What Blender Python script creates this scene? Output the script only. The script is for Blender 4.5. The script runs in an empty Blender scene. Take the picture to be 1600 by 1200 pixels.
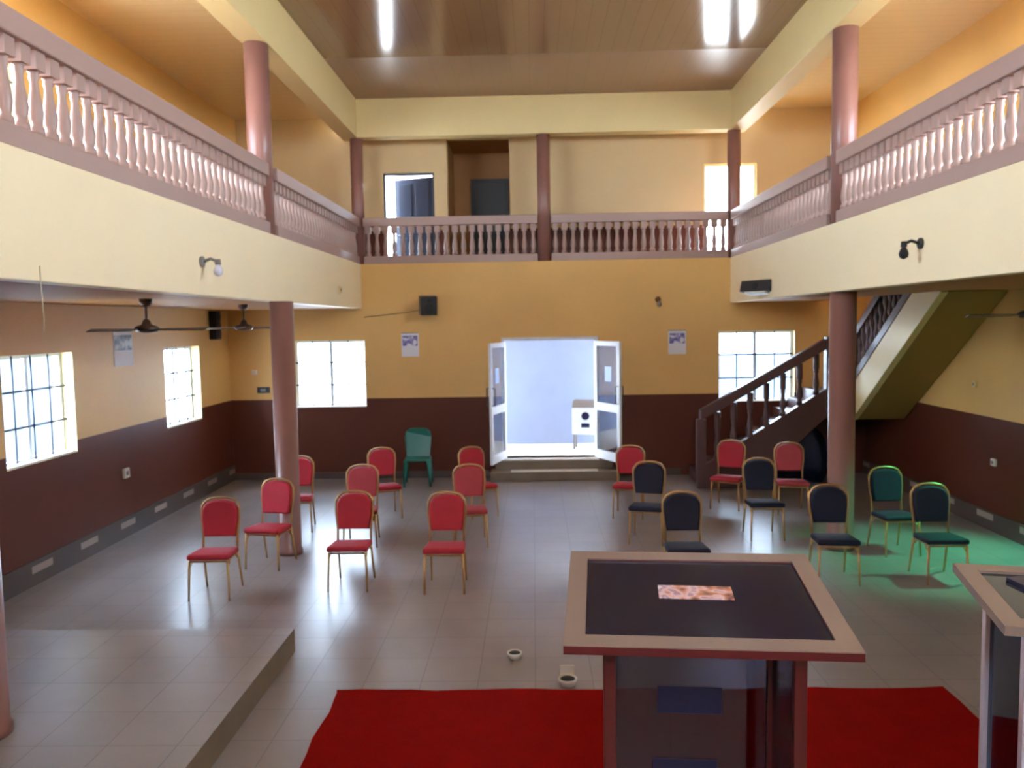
import bpy, bmesh, math, random
from math import sin, cos, pi, radians as R, sqrt
from mathutils import Vector, Matrix
random.seed(4)
scn = bpy.context.scene
COL = scn.collection

# ------------------------------------------------------------------ room dimensions (metres)
XL, XR = -3.03, 3.47          # inner faces of the gallery fascias
WL, WR = -5.45, 5.84          # side walls
YF, YB = 14.41, 15.19         # far wall below, far wall of the gallery
YN = -3.0                     # wall behind the stage
ZFB, ZFT = 3.054, 3.8375      # fascia bottom / top
ZG = 3.45                     # gallery floor
ZRT = 4.649                   # top of the gallery rail
ZBB, ZCT, ZAI = 6.04, 6.695, 6.576
ZW = 1.451                    # top of the brown dado
YC = 9.64                     # middle pillars
EXPO = 2.62

# ------------------------------------------------------------------ materials
def lin(c):
    c /= 255.0
    return c / 12.92 if c <= 0.04045 else ((c + 0.055) / 1.055) ** 2.4
def S(r, g, b): return (lin(r), lin(g), lin(b), 1.0)

def mat(name, col, rough=0.6, metal=0.0, spec=0.5, var=0.0, vscale=3.0, bump=0.0, bscale=40.0, col2=None, coat=0.0, emit=None, estr=0.0):
    m = bpy.data.materials.new(name); m.use_nodes = True
    nt = m.node_tree; b = nt.nodes['Principled BSDF']
    b.inputs['Base Color'].default_value = col
    b.inputs['Roughness'].default_value = rough
    b.inputs['Metallic'].default_value = metal
    b.inputs['Specular IOR Level'].default_value = spec
    b.inputs['Coat Weight'].default_value = coat
    tc = nt.nodes.new('ShaderNodeTexCoord')
    if var > 0 or col2:
        n = nt.nodes.new('ShaderNodeTexNoise'); n.inputs['Scale'].default_value = vscale; n.inputs['Detail'].default_value = 5
        nt.links.new(tc.outputs['Object'], n.inputs['Vector'])
        r = nt.nodes.new('ShaderNodeValToRGB')
        c2 = col2 or tuple(list(max(0, x * (1 - var)) for x in col[:3]) + [1])
        r.color_ramp.elements[0].position = 0.32; r.color_ramp.elements[0].color = c2
        r.color_ramp.elements[1].position = 0.68; r.color_ramp.elements[1].color = col
        nt.links.new(n.outputs['Fac'], r.inputs['Fac']); nt.links.new(r.outputs['Color'], b.inputs['Base Color'])
    if bump > 0:
        n = nt.nodes.new('ShaderNodeTexNoise'); n.inputs['Scale'].default_value = bscale; n.inputs['Detail'].default_value = 3
        nt.links.new(tc.outputs['Object'], n.inputs['Vector'])
        bp = nt.nodes.new('ShaderNodeBump'); bp.inputs['Strength'].default_value = bump; bp.inputs['Distance'].default_value = 0.01
        nt.links.new(n.outputs['Fac'], bp.inputs['Height']); nt.links.new(bp.outputs['Normal'], b.inputs['Normal'])
    if emit:
        b.inputs['Emission Color'].default_value = emit; b.inputs['Emission Strength'].default_value = estr
    return m

def tile_mat(name, c1, c2, grout, size, rough):
    m = bpy.data.materials.new(name); m.use_nodes = True
    nt = m.node_tree; b = nt.nodes['Principled BSDF']
    tc = nt.nodes.new('ShaderNodeTexCoord')
    mp = nt.nodes.new('ShaderNodeMapping'); mp.inputs['Location'].default_value = (0.02, 0.10, 0)
    br = nt.nodes.new('ShaderNodeTexBrick'); br.offset = 0.0; br.squash = 1.0
    br.inputs['Scale'].default_value = 1.0; br.inputs['Brick Width'].default_value = size; br.inputs['Row Height'].default_value = size
    br.inputs['Mortar Size'].default_value = 0.005; br.inputs['Mortar Smooth'].default_value = 0.2; br.inputs['Bias'].default_value = 0.0
    br.inputs['Color1'].default_value = c1; br.inputs['Color2'].default_value = c2; br.inputs['Mortar'].default_value = grout
    nt.links.new(tc.outputs['Object'], mp.inputs['Vector']); nt.links.new(mp.outputs['Vector'], br.inputs['Vector'])
    n = nt.nodes.new('ShaderNodeTexNoise'); n.inputs['Scale'].default_value = 1.3; n.inputs['Detail'].default_value = 6
    nt.links.new(tc.outputs['Object'], n.inputs['Vector'])
    mx = nt.nodes.new('ShaderNodeMix'); mx.data_type = 'RGBA'; mx.blend_type = 'MULTIPLY'; mx.inputs[0].default_value = 1.0
    rp = nt.nodes.new('ShaderNodeValToRGB')
    rp.color_ramp.elements[0].position = 0.3; rp.color_ramp.elements[0].color = (0.80, 0.78, 0.76, 1)
    rp.color_ramp.elements[1].position = 0.7; rp.color_ramp.elements[1].color = (1, 1, 1, 1)
    nt.links.new(n.outputs['Fac'], rp.inputs['Fac'])
    nt.links.new(br.outputs['Color'], mx.inputs[6]); nt.links.new(rp.outputs['Color'], mx.inputs[7])
    nt.links.new(mx.outputs[2], b.inputs['Base Color'])
    mr = nt.nodes.new('ShaderNodeMapRange'); mr.inputs['To Min'].default_value = rough * 0.97; mr.inputs['To Max'].default_value = rough * 1.15
    nt.links.new(n.outputs['Fac'], mr.inputs['Value']); nt.links.new(mr.outputs['Result'], b.inputs['Roughness'])
    bp = nt.nodes.new('ShaderNodeBump'); bp.inputs['Strength'].default_value = 0.25; bp.inputs['Distance'].default_value = 0.004; bp.invert = True
    nt.links.new(br.outputs['Fac'], bp.inputs['Height']); nt.links.new(bp.outputs['Normal'], b.inputs['Normal'])
    b.inputs['Specular IOR Level'].default_value = 0.75
    return m

def panel_mat(name, c1, c2, rough, step, axis):
    """glossy plastic ceiling boards: narrow grooves every `step` along axis"""
    m = bpy.data.materials.new(name); m.use_nodes = True
    nt = m.node_tree; b = nt.nodes['Principled BSDF']
    tc = nt.nodes.new('ShaderNodeTexCoord'); sp = nt.nodes.new('ShaderNodeSeparateXYZ')
    nt.links.new(tc.outputs['Object'], sp.inputs['Vector'])
    dv = nt.nodes.new('ShaderNodeMath'); dv.operation = 'DIVIDE'; dv.inputs[1].default_value = step
    nt.links.new(sp.outputs[axis], dv.inputs[0])
    fr = nt.nodes.new('ShaderNodeMath'); fr.operation = 'FRACT'; nt.links.new(dv.outputs[0], fr.inputs[0])
    rp = nt.nodes.new('ShaderNodeValToRGB'); e = rp.color_ramp.elements
    e[0].position = 0.0; e[0].color = c2; e[1].position = 0.07; e[1].color = c1
    nt.links.new(fr.outputs[0], rp.inputs['Fac']); nt.links.new(rp.outputs['Color'], b.inputs['Base Color'])
    b.inputs['Roughness'].default_value = rough; b.inputs['Specular IOR Level'].default_value = 0.6
    return m

def skirting_mat(name, base, pale):
    m = bpy.data.materials.new(name); m.use_nodes = True
    nt = m.node_tree; b = nt.nodes['Principled BSDF']
    tc = nt.nodes.new('ShaderNodeTexCoord'); sp = nt.nodes.new('ShaderNodeSeparateXYZ')
    nt.links.new(tc.outputs['Object'], sp.inputs['Vector'])
    def math_(op, a, v):
        k = nt.nodes.new('ShaderNodeMath'); k.operation = op; nt.links.new(a, k.inputs[0])
        if hasattr(v, 'default_value'): nt.links.new(v, k.inputs[1])
        else: k.inputs[1].default_value = v
        return k.outputs[0]
    f = math_('FRACT', math_('DIVIDE', math_('ADD', sp.outputs['Y'], 0.12), 0.95), 0)
    a = math_('LESS_THAN', f, 0.40)
    z = math_('MULTIPLY', math_('GREATER_THAN', sp.outputs['Z'], 0.135), math_('LESS_THAN', sp.outputs['Z'], 0.215))
    k = math_('MULTIPLY', a, z)
    mx = nt.nodes.new('ShaderNodeMix'); mx.data_type = 'RGBA'; nt.links.new(k, mx.inputs[0])
    mx.inputs[6].default_value = base; mx.inputs[7].default_value = pale
    nt.links.new(mx.outputs[2], b.inputs['Base Color']); b.inputs['Roughness'].default_value = 0.4
    return m

def glass_mat(name, tint, gloss=0.12, rough=0.03):
    m = bpy.data.materials.new(name); m.use_nodes = True
    nt = m.node_tree; nt.nodes.clear()
    o = nt.nodes.new('ShaderNodeOutputMaterial'); t = nt.nodes.new('ShaderNodeBsdfTransparent'); g = nt.nodes.new('ShaderNodeBsdfGlossy')
    t.inputs['Color'].default_value = tint; g.inputs['Roughness'].default_value = rough; g.inputs['Color'].default_value = (0.9, 0.93, 1, 1)
    mx = nt.nodes.new('ShaderNodeMixShader'); lw = nt.nodes.new('ShaderNodeLayerWeight'); lw.inputs['Blend'].default_value = 0.5
    pw = nt.nodes.new('ShaderNodeMath'); pw.operation = 'POWER'; pw.inputs[1].default_value = 5.0
    ma = nt.nodes.new('ShaderNodeMath'); ma.operation = 'MULTIPLY_ADD'; ma.inputs[1].default_value = 0.85; ma.inputs[2].default_value = 0.04
    nt.links.new(lw.outputs['Facing'], pw.inputs[0]); nt.links.new(pw.outputs[0], ma.inputs[0])
    nt.links.new(ma.outputs[0], mx.inputs[0]); nt.links.new(t.outputs[0], mx.inputs[1]); nt.links.new(g.outputs[0], mx.inputs[2])
    nt.links.new(mx.outputs[0], o.inputs['Surface'])
    return m

def patch_mat(name, stops, scale, seed, rough=0.5):
    """printed picture: soft blotches of a few colours"""
    m = bpy.data.materials.new(name); m.use_nodes = True
    nt = m.node_tree; b = nt.nodes['Principled BSDF']; b.inputs['Roughness'].default_value = rough
    tc = nt.nodes.new('ShaderNodeTexCoord'); mp = nt.nodes.new('ShaderNodeMapping'); mp.inputs['Location'].default_value = (seed, seed * .7, seed * .3)
    n = nt.nodes.new('ShaderNodeTexNoise'); n.inputs['Scale'].default_value = scale; n.inputs['Detail'].default_value = 1.5
    rp = nt.nodes.new('ShaderNodeValToRGB')
    while len(rp.color_ramp.elements) < len(stops): rp.color_ramp.elements.new(0.5)
    for e, (p, c) in zip(rp.color_ramp.elements, stops): e.position = p; e.color = c
    nt.links.new(tc.outputs['Object'], mp.inputs['Vector']); nt.links.new(mp.outputs['Vector'], n.inputs['Vector'])
    nt.links.new(n.outputs['Fac'], rp.inputs['Fac']); nt.links.new(rp.outputs['Color'], b.inputs['Base Color'])
    return m

M = {}
M['wall'] = mat('ochre_wall_paint', S(232, 184, 108), 0.55, var=0.10, vscale=0.7)
M['wall_upper'] = mat('pale_ochre_wall_paint', S(208, 180, 132), 0.55, var=0.08, vscale=0.7)
M['passage'] = mat('passage_shaded_ochre', S(160, 110, 54), 0.6, var=0.08)  # ochre walls darkened: the passage's dimness is put into the colour
M['cream'] = mat('cream_paint', S(230, 206, 148), 0.5, var=0.05, vscale=0.8)
M['dado'] = mat('brown_dado_paint', S(98, 51, 36), 0.4, spec=0.25, var=0.12, vscale=1.0)
M['fascia'] = mat('fascia_paint', S(246, 228, 188), 0.5, var=0.04, vscale=0.8)
M['reveal'] = mat('reveal_paint', S(236, 216, 160), 0.5)
M['pillar'] = mat('pillar_paint', S(142, 98, 88), 0.35, var=0.06, vscale=2)
M['rail'] = mat('rail_paint', S(172, 142, 132), 0.4, var=0.06, vscale=2)
M['stairbrown'] = mat('stair_brown_paint', S(92, 62, 60), 0.42, var=0.1, vscale=2)
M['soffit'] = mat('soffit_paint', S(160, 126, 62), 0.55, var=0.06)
M['floor'] = tile_mat('floor_tiles', S(156, 147, 146), S(150, 142, 140), S(130, 122, 120), 0.44, 0.295)
M['platform'] = tile_mat('platform_tiles', S(170, 164, 164), S(164, 158, 158), S(146, 138, 134), 0.44, 0.36)
M['riser'] = mat('riser_cement', S(132, 118, 100), 0.6, var=0.2, vscale=3)
M['ceil'] = panel_mat('ceiling_boards_brown', S(150, 114, 80), S(128, 96, 66), 0.13, 0.20, 'X')
M['ceil_far'] = panel_mat('ceiling_boards_border', S(158, 120, 92), S(146, 110, 84), 0.3, 0.30, 'X')
M['ceil_aisle'] = panel_mat('ceiling_boards_tan', S(226, 198, 150), S(200, 172, 126), 0.28, 0.20, 'Y')
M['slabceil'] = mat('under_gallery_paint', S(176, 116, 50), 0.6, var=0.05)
M['skirt'] = skirting_mat('skirting_tile', S(84, 74, 70), S(168, 156, 148))
M['skirt_plain'] = mat('skirting_tile_plain', S(84, 70, 64), 0.4)
M['white'] = mat('white_powder_coat', S(226, 230, 236), 0.35)
M['bar'] = mat('grille_grey', S(78, 80, 86), 0.45, metal=0.3)
M['glass'] = glass_mat('clear_window_glass', (0.90, 0.95, 1.0, 1))
M['tint'] = glass_mat('tinted_lectern_glass', (0.36, 0.34, 0.42, 1))
M['teal'] = glass_mat('teal_lectern_glass', (0.05, 0.19, 0.27, 1))
M['gold'] = mat('gold_chair_frame', S(196, 156, 100), 0.32, metal=0.5)
M['red'] = mat('red_chair_fabric', S(188, 38, 56), 0.75, bump=0.2, bscale=160, var=0.1, vscale=8)
M['pink'] = mat('faded_red_chair_fabric', S(184, 64, 72), 0.75, bump=0.2, bscale=160, var=0.1, vscale=8)
M['navy'] = mat('navy_chair_fabric', S(18, 19, 46), 0.75, bump=0.2, bscale=160, var=0.1, vscale=8)
M['green'] = mat('green_plastic', S(20, 112, 100), 0.3)
M['carpet'] = mat('red_carpet', S(146, 11, 5), 0.95, spec=0.05, bump=0.4, bscale=220, var=0.12, vscale=5)
M['black'] = mat('black_plastic', S(34, 34, 38), 0.45)
M['cone'] = mat('speaker_cone', S(16, 16, 18), 0.6)
M['grey'] = mat('grey_plastic', S(128, 122, 118), 0.5)
M['offwhite'] = mat('offwhite_plastic', S(222, 216, 206), 0.4)
M['fan'] = mat('brown_fan_metal', S(84, 66, 56), 0.3, metal=0.4)
M['paper'] = mat('white_paper', S(228, 226, 232), 0.7)
M['print_blue'] = patch_mat('calendar_picture', [(0.35, S(70, 70, 150)), (0.52, S(130, 120, 180)), (0.62, S(226, 222, 232))], 9, 2.0)
M['print_grey'] = patch_mat('faded_calendar_picture', [(0.40, S(70, 72, 92)), (0.55, S(150, 150, 164)), (0.65, S(206, 204, 210))], 8, 5.0)
M['print_leaf'] = patch_mat('leaflet_picture', [(0.30, S(90, 50, 58)), (0.42, S(200, 134, 100)), (0.52, S(222, 190, 196)), (0.62, S(158, 120, 140)), (0.74, S(236, 226, 226))], 22, 1.3)
M['lect_top'] = mat('lectern_cream_laminate', S(136, 116, 106), 0.4)
M['lect_red'] = mat('lectern_red_edge', S(92, 20, 24), 0.4, var=0.15)
M['lect_post'] = mat('lectern_post_red', S(84, 20, 20), 0.35)
M['lect_dark'] = mat('lectern_dark_glass', S(28, 30, 46), 0.08, spec=0.5)
M['lect_white'] = mat('lectern_white_post', S(196, 186, 204), 0.35)
M['plaque'] = mat('navy_plaque', S(16, 14, 52), 0.4)
M['bluedoor'] = mat('dark_blue_door', S(34, 42, 64), 0.4, var=0.1)
M['blackdoor'] = mat('black_door', S(20, 18, 18), 0.5)
M['outwall'] = mat('outside_wall_blue_grey', S(150, 162, 190), 0.7, var=0.05)
M['outside'] = mat('outer_render_paint', S(196, 204, 216), 0.7)
M['fence'] = mat('compound_wall_grey', S(92, 104, 122), 0.7, var=0.1)
M['neigh'] = mat('neighbour_wall_blue_grey', S(112, 124, 144), 0.7, var=0.15)
M['outground'] = mat('outside_concrete', S(230, 226, 218), 0.8, var=0.1)
M['tarp'] = mat('dark_blue_cover', S(24, 28, 62), 0.6, var=0.2, vscale=5)
M['orange'] = mat('orange_plastic', S(232, 120, 60), 0.4)
M['bulb'] = mat('lamp_bulb_glass', S(214, 210, 226), 0.2)
M['cord'] = mat('pale_cord', S(196, 180, 140), 0.6)
M['darkcord'] = mat('brown_cable', S(110, 76, 44), 0.6)

# ------------------------------------------------------------------ mesh helpers
def box(bm, x0, x1, y0, y1, z0, z1, mi=0, top=None):
    v = [bm.verts.new(p) for p in ((x0,y0,z0),(x1,y0,z0),(x1,y1,z0),(x0,y1,z0),(x0,y0,z1),(x1,y0,z1),(x1,y1,z1),(x0,y1,z1))]
    fs = []
    for k, idx in enumerate(((3,2,1,0),(4,5,6,7),(0,1,5,4),(1,2,6,5),(2,3,7,6),(3,0,4,7))):
        f = bm.faces.new([v[i] for i in idx]); f.material_index = (top if (k == 1 and top is not None) else mi); fs.append(f)
    return fs
def bbox(bm, x0, x1, y0, y1, z0, z1, bev=0.01, seg=2, mi=0):
    b2 = bmesh.new(); box(b2, x0, x1, y0, y1, z0, z1, mi)
    bmesh.ops.bevel(b2, geom=b2.edges[:], offset=bev, segments=seg, profile=0.6, affect='EDGES')
    me = bpy.data.meshes.new('t'); b2.to_mesh(me); b2.free(); bm.from_mesh(me); bpy.data.meshes.remove(me)
def tube(bm, pts, r, n=8, caps=True, mi=0, closed=False, sq=1.0):
    pts = [Vector(p) for p in pts]; rings = []; N = len(pts)
    t0 = (pts[1] - pts[0]).normalized()
    ref = Vector((0,0,1)) if abs(t0.z) < 0.9 else Vector((1,0,0))
    u = t0.cross(ref).normalized()
    for i, p in enumerate(pts):
        a = pts[max(i-1,0)]; b = pts[min(i+1,N-1)]
        if closed: a = pts[(i-1) % N]; b = pts[(i+1) % N]
        t = (b - a).normalized(); u = (u - t * u.dot(t)).normalized(); w = t.cross(u)
        rr = r[i] if isinstance(r, (list, tuple)) else r
        rings.append([bm.verts.new(p + (u*cos(2*pi*k/n)*sq + w*sin(2*pi*k/n)) * rr) for k in range(n)])
    lim = N if closed else N-1
    for i in range(lim):
        A, B = rings[i], rings[(i+1) % N]
        for k in range(n):
            f = bm.faces.new((A[k], A[(k+1)%n], B[(k+1)%n], B[k])); f.smooth = True; f.material_index = mi
    if caps and not closed:
        bm.faces.new(rings[0][::-1]).material_index = mi; bm.faces.new(rings[-1]).material_index = mi
def lathe(bm, prof, n=16, c=(0,0,0), mi=0, axis='z'):
    rings = []
    for r, z in prof:
        ring = []
        for k in range(n):
            a = 2*pi*k/n
            p = (r*cos(a), r*sin(a), z)
            if axis == 'y': p = (r*cos(a), z, -r*sin(a))
            if axis == 'x': p = (z, r*cos(a), r*sin(a))
            ring.append(bm.verts.new((c[0]+p[0], c[1]+p[1], c[2]+p[2])))
        rings.append(ring)
    for A, B in zip(rings, rings[1:]):
        for k in range(n):
            f = bm.faces.new((A[k], A[(k+1)%n], B[(k+1)%n], B[k])); f.smooth = True; f.material_index = mi
    bm.faces.new(rings[0][::-1]).material_index = mi; bm.faces.new(rings[-1]).material_index = mi
def prism(bm, poly, axis, a, b, mi=0):
    """poly of (p,q) extruded along axis from a to b; axis 'x': (y,z), 'y': (x,z), 'z': (x,y)"""
    def P(p, q, t): return {'x': (t,p,q), 'y': (p,t,q), 'z': (p,q,t)}[axis]
    A = [bm.verts.new(P(p,q,a)) for p,q in poly]; B = [bm.verts.new(P(p,q,b)) for p,q in poly]
    n = len(poly)
    bm.faces.new(A[::-1]).material_index = mi; bm.faces.new(B).material_index = mi
    for k in range(n): bm.faces.new((A[k], A[(k+1)%n], B[(k+1)%n], B[k])).material_index = mi
def obj(name, bm, mats, parent=None, bev=0.0, recalc=True):
    if recalc: bmesh.ops.recalc_face_normals(bm, faces=bm.faces[:])
    me = bpy.data.meshes.new(name); bm.to_mesh(me); bm.free()
    for m in (mats if isinstance(mats, (list, tuple)) else [mats]): me.materials.append(m)
    o = bpy.data.objects.new(name, me); COL.objects.link(o)
    if parent: o.parent = parent
    if bev > 0:
        md = o.modifiers.new('bevel', 'BEVEL'); md.width = bev; md.segments = 2; md.limit_method = 'ANGLE'; md.angle_limit = R(40)
    return o
def B(): return bmesh.new()
def tag(o, label, cat, group=None):
    o['label'] = label; o['category'] = cat
    if group: o['group'] = group
    return o
def thing(name, label, cat, loc=(0,0,0), rz=0.0, group=None):
    o = bpy.data.objects.new(name, None); o.empty_display_size = 0.2; COL.objects.link(o)
    o.location = loc; o.rotation_euler = (0,0,rz)
    return tag(o, label, cat, group)
def struct(name, bm, mats, parent=None, bev=0.0):
    o = obj(name, bm, mats, parent, bev)
    if parent is None: o['kind'] = 'structure'
    return o
def sempty(name, loc=(0,0,0), rz=0.0):
    o = bpy.data.objects.new(name, None); COL.objects.link(o); o.location = loc; o.rotation_euler = (0,0,rz); o['kind'] = 'structure'
    return o
def dup(root, loc, rz, label, group=None):
    r = root.copy(); COL.objects.link(r); r.location = loc; r.rotation_euler = (0,0,rz); r['label'] = label
    if group: r['group'] = group
    for ch in list(root.children):
        c = ch.copy(); COL.objects.link(c); c.parent = r
        for g in ch.children:
            d = g.copy(); COL.objects.link(d); d.parent = c
    return r

def wall(name, axis, p0, p1, u0, u1, z0, z1, holes, mats, front, zsplit=None, extra=()):
    """wall slab normal to axis ('x' or 'y') from p0 to p1; holes = (ua,ub,za,zb); slot 0 paint, 1 dado, 2 reveals"""
    us = sorted({u0, u1, *[h[0] for h in holes], *[h[1] for h in holes]})
    zs = sorted({z0, z1, *[h[2] for h in holes], *[h[3] for h in holes], *([zsplit] if zsplit else [])})
    us = [u for u in us if u0 <= u <= u1]; zs = [z for z in zs if z0 <= z <= z1]
    bm = B(); cache = {}
    def V(p, u, z):
        q = (p,u,z) if axis == 'x' else (u,p,z); k = tuple(round(t,5) for t in q)
        if k not in cache: cache[k] = bm.verts.new(q)
        return cache[k]
    def solid(i, j):
        if i < 0 or j < 0 or i >= len(us)-1 or j >= len(zs)-1: return False
        cu, cz = (us[i]+us[i+1])/2, (zs[j]+zs[j+1])/2
        return not any(h[0] < cu < h[1] and h[2] < cz < h[3] for h in holes)
    for i in range(len(us)-1):
        for j in range(len(zs)-1):
            if not solid(i, j): continue
            a, b, c, d = us[i], us[i+1], zs[j], zs[j+1]
            low = zsplit is not None and (c+d)/2 < zsplit
            for p in (p0, p1):
                f = bm.faces.new((V(p,a,c), V(p,b,c), V(p,b,d), V(p,a,d)))
                f.material_index = (1 if low else 0) if p == front else 3
            for di, dj, q in ((-1,0,(a,a,c,d)), (1,0,(b,b,c,d)), (0,-1,(a,b,c,c)), (0,1,(a,b,d,d))):
                if solid(i+di, j+dj): continue
                ua, ub, za, zb = q
                if ua == ub: f = bm.faces.new((V(p0,ua,za), V(p1,ua,za), V(p1,ua,zb), V(p0,ua,zb)))
                else: f = bm.faces.new((V(p0,ua,za), V(p1,ua,za), V(p1,ub,za), V(p0,ub,za)))
                f.material_index = 2
    return struct(name, bm, mats)

# ------------------------------------------------------------------ the room
WM = [M['wall'], M['dado'], M['reveal'], M['outside']]
T = 0.24
bm = B(); box(bm, WL-T, WR+T, YN-T, YF+0.0, -0.12, 0.0)
struct('floor', bm, M['floor'])
# lower windows: far wall W1 (left of the door), W2 (behind the stairs); left wall W3, W4 and one nearer the stage
HF = [(-4.29, -3.00, 1.30, 2.50), (3.27, 4.60, 1.30, 2.55), (-0.57, 1.15, 0.34, 2.50)]
wall('wall_far', 'y', YF, YF+T, WL-T, WR+T, -0.12, ZFT, HF, WM, YF, ZW)
HL = [(8.15, 9.45, 1.31, 2.50), (11.84, 13.10, 1.27, 2.47),
      (3.4, 7.0, 4.35, 6.05), (7.4, 8.8, 4.35, 5.95)]
wall('wall_left', 'x', WL-T, WL, YN, YB+T, -0.12, 6.9, HL, WM, WL, ZW)
HR = [(3.4, 7.0, 4.35, 6.05), (7.4, 8.8, 4.35, 5.90)]
wall('wall_right', 'x', WR, WR+T, YN, YB+T, -0.12, 6.9, HR, WM, WR, ZW)
HB = [(-1.2, 1.5, 4.55, 5.9)]  # unseen opening added behind the stage to let in fill light
wall('wall_back', 'y', YN-T, YN, WL-T, WR+T, -0.12, 6.9, HB, WM, YN, ZW)
# gallery's own far wall with a door, an open passage and a doorway
HU = [(-2.74, -1.79, ZG, 5.56), (-1.55, -0.39, ZG, 6.17), (3.17, 4.125, ZG, 5.60)]
wall('wall_far_upper', 'y', YB, YB+T, WL, WR, ZFB, 6.9, HU, [M['wall_upper'], M['dado'], M['reveal'], M['outside']], YB, 4.50)

# gallery slabs, fascias and the beams above
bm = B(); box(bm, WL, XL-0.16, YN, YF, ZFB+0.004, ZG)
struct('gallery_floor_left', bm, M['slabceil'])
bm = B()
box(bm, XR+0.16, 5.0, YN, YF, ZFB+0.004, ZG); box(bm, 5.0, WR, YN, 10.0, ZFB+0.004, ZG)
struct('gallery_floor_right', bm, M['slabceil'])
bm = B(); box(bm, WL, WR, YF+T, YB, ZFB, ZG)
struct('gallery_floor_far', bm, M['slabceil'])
bm = B(); box(bm, XL-0.16, XL, YN, YF, ZFB, ZFT); struct('trim_1', bm, M['fascia'], bev=0.008)
bm = B(); box(bm, XR, XR+0.16, YN, YF, ZFB, ZFT); struct('trim_2', bm, M['fascia'], bev=0.008)
bm = B(); box(bm, XL-0.30, XL, YN, YF, ZBB, ZCT+0.12); struct('trim_3', bm, M['cream'], bev=0.008)
bm = B(); box(bm, XR, XR+0.30, YN, YF, ZBB, ZCT+0.12); struct('trim_4', bm, M['cream'], bev=0.008)
bm = B(); box(bm, XL-0.30, XR+0.30, YF, YF+0.28, ZBB, ZCT+0.12); struct('trim_5', bm, M['cream'], bev=0.008)
bm = B(); box(bm, XL, XR, YN, 12.25, ZCT, ZCT+0.1); struct('ceiling', bm, M['ceil'])
bm = B(); box(bm, XL, XR, 12.25, YF, ZCT, ZCT+0.1); struct('trim_6', bm, M['ceil_far'])
bm = B(); box(bm, WL, XL-0.30, YN, YB, ZAI, ZAI+0.1); struct('ceiling_left_aisle', bm, M['ceil_aisle'])
bm = B(); box(bm, XR+0.30, WR, YN, YB, ZAI, ZAI+0.1); struct('ceiling_right_aisle', bm, M['ceil_aisle'])
bm = B(); box(bm, XL-0.30, XR+0.30, YF+0.28, YB, 6.30, 6.40); struct('ceiling_far_gallery', bm, M['ceil_aisle'])

# skirting
bm = B(); box(bm, WL, WL+0.018, 0.5, YF, 0, 0.27); struct('baseboard_left', bm, M['skirt'])
bm = B(); box(bm, WR-0.018, WR, 0.5, YF, 0, 0.24); struct('baseboard_right', bm, M['skirt'])
bm = B(); box(bm, WL+0.018, -0.80, YF-0.018, YF, 0, 0.12); box(bm, 1.50, 2.6, YF-0.018, YF, 0, 0.12)
struct('baseboard_far', bm, M['skirt_plain'])

# raised tiled platform on the left, stage under the camera with its step
bm = B(); box(bm, WL+0.02, -2.06, 0.2, 6.66, 0.0, 0.20, 1, top=0)
struct('platform', bm, [M['platform'], M['riser']])
bm = B(); box(bm, -1.9, 4.9, YN, 2.95, 0.0, 0.80, 1, top=0); box(bm, -1.9, 4.9, 2.95, 3.35, 0.0, 0.40, 1, top=0)
struct('stage', bm, [M['platform'], M['riser']])

# passage beyond the gallery with a black door
YP = 16.6
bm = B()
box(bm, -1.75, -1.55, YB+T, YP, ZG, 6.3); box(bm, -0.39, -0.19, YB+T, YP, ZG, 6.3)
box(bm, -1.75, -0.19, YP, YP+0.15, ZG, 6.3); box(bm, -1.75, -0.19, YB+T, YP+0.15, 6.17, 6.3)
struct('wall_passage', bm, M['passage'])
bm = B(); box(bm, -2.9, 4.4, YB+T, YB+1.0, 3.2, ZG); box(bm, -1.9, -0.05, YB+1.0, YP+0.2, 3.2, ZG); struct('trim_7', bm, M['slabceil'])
d = sempty('door_4', (-0.82, YP-0.03, ZG))
bm = B(); box(bm, -0.33, 0.31, -0.02, 0.03, 0, 2.14); obj('door_leaf', bm, M['blackdoor'], d, 0.006)
bm = B()
for a, b_, c, e in ((-0.39,-0.33,0,2.20),(0.31,0.37,0,2.20),(-0.33,0.31,2.14,2.20)): box(bm, a, b_, -0.03, 0.03, c, e)
obj('door_frame', bm, M['blackdoor'], d)
bm = B(); tube(bm, [(-0.26,-0.02,1.0),(-0.26,-0.06,1.0),(-0.16,-0.06,1.0)], 0.01, 8); obj('door_handle', bm, M['bar'], d)

# blue door standing ajar at the gallery's far left
d = sempty('door_2', (-2.265, YB+0.10, ZG))
bm = B()
for a, b_, c, e in ((-0.475,-0.435,0,2.11),(0.435,0.475,0,2.11),(-0.435,0.435,2.07,2.11)): box(bm, a, b_, -0.05, 0.05, c, e)
obj('door_frame', bm, M['bluedoor'], d)
bm = B(); box(bm, -0.80, 0, -0.02, 0.02, 0.01, 2.05)
for z0, z1 in ((0.12,0.95),(1.08,1.95)):
    for x0, x1 in ((-0.72,-0.44),(-0.36,-0.08)): box(bm, x0, x1, -0.032, -0.018, z0, z1)
lf = obj('door_leaf', bm, M['bluedoor'], d, 0.004); lf.location = (0.432, 0.06, 0); lf.rotation_euler = (0,0,-R(20))
bm = B(); tube(bm, [(-0.72,-0.02,1.0),(-0.72,-0.07,1.0),(-0.62,-0.07,1.0)], 0.01, 8); obj('door_handle', bm, M['bar'], lf)
# open doorway at the gallery's far right: frame only
d = sempty('door_3', (3.6475, YB+0.10, ZG))
bm = B()
for a, b_, c, e in ((-0.477,-0.437,0,2.15),(0.437,0.477,0,2.15),(-0.437,0.437,2.11,2.15)): box(bm, a, b_, -0.06, 0.06, c, e)
obj('door_frame', bm, M['reveal'], d)

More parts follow.
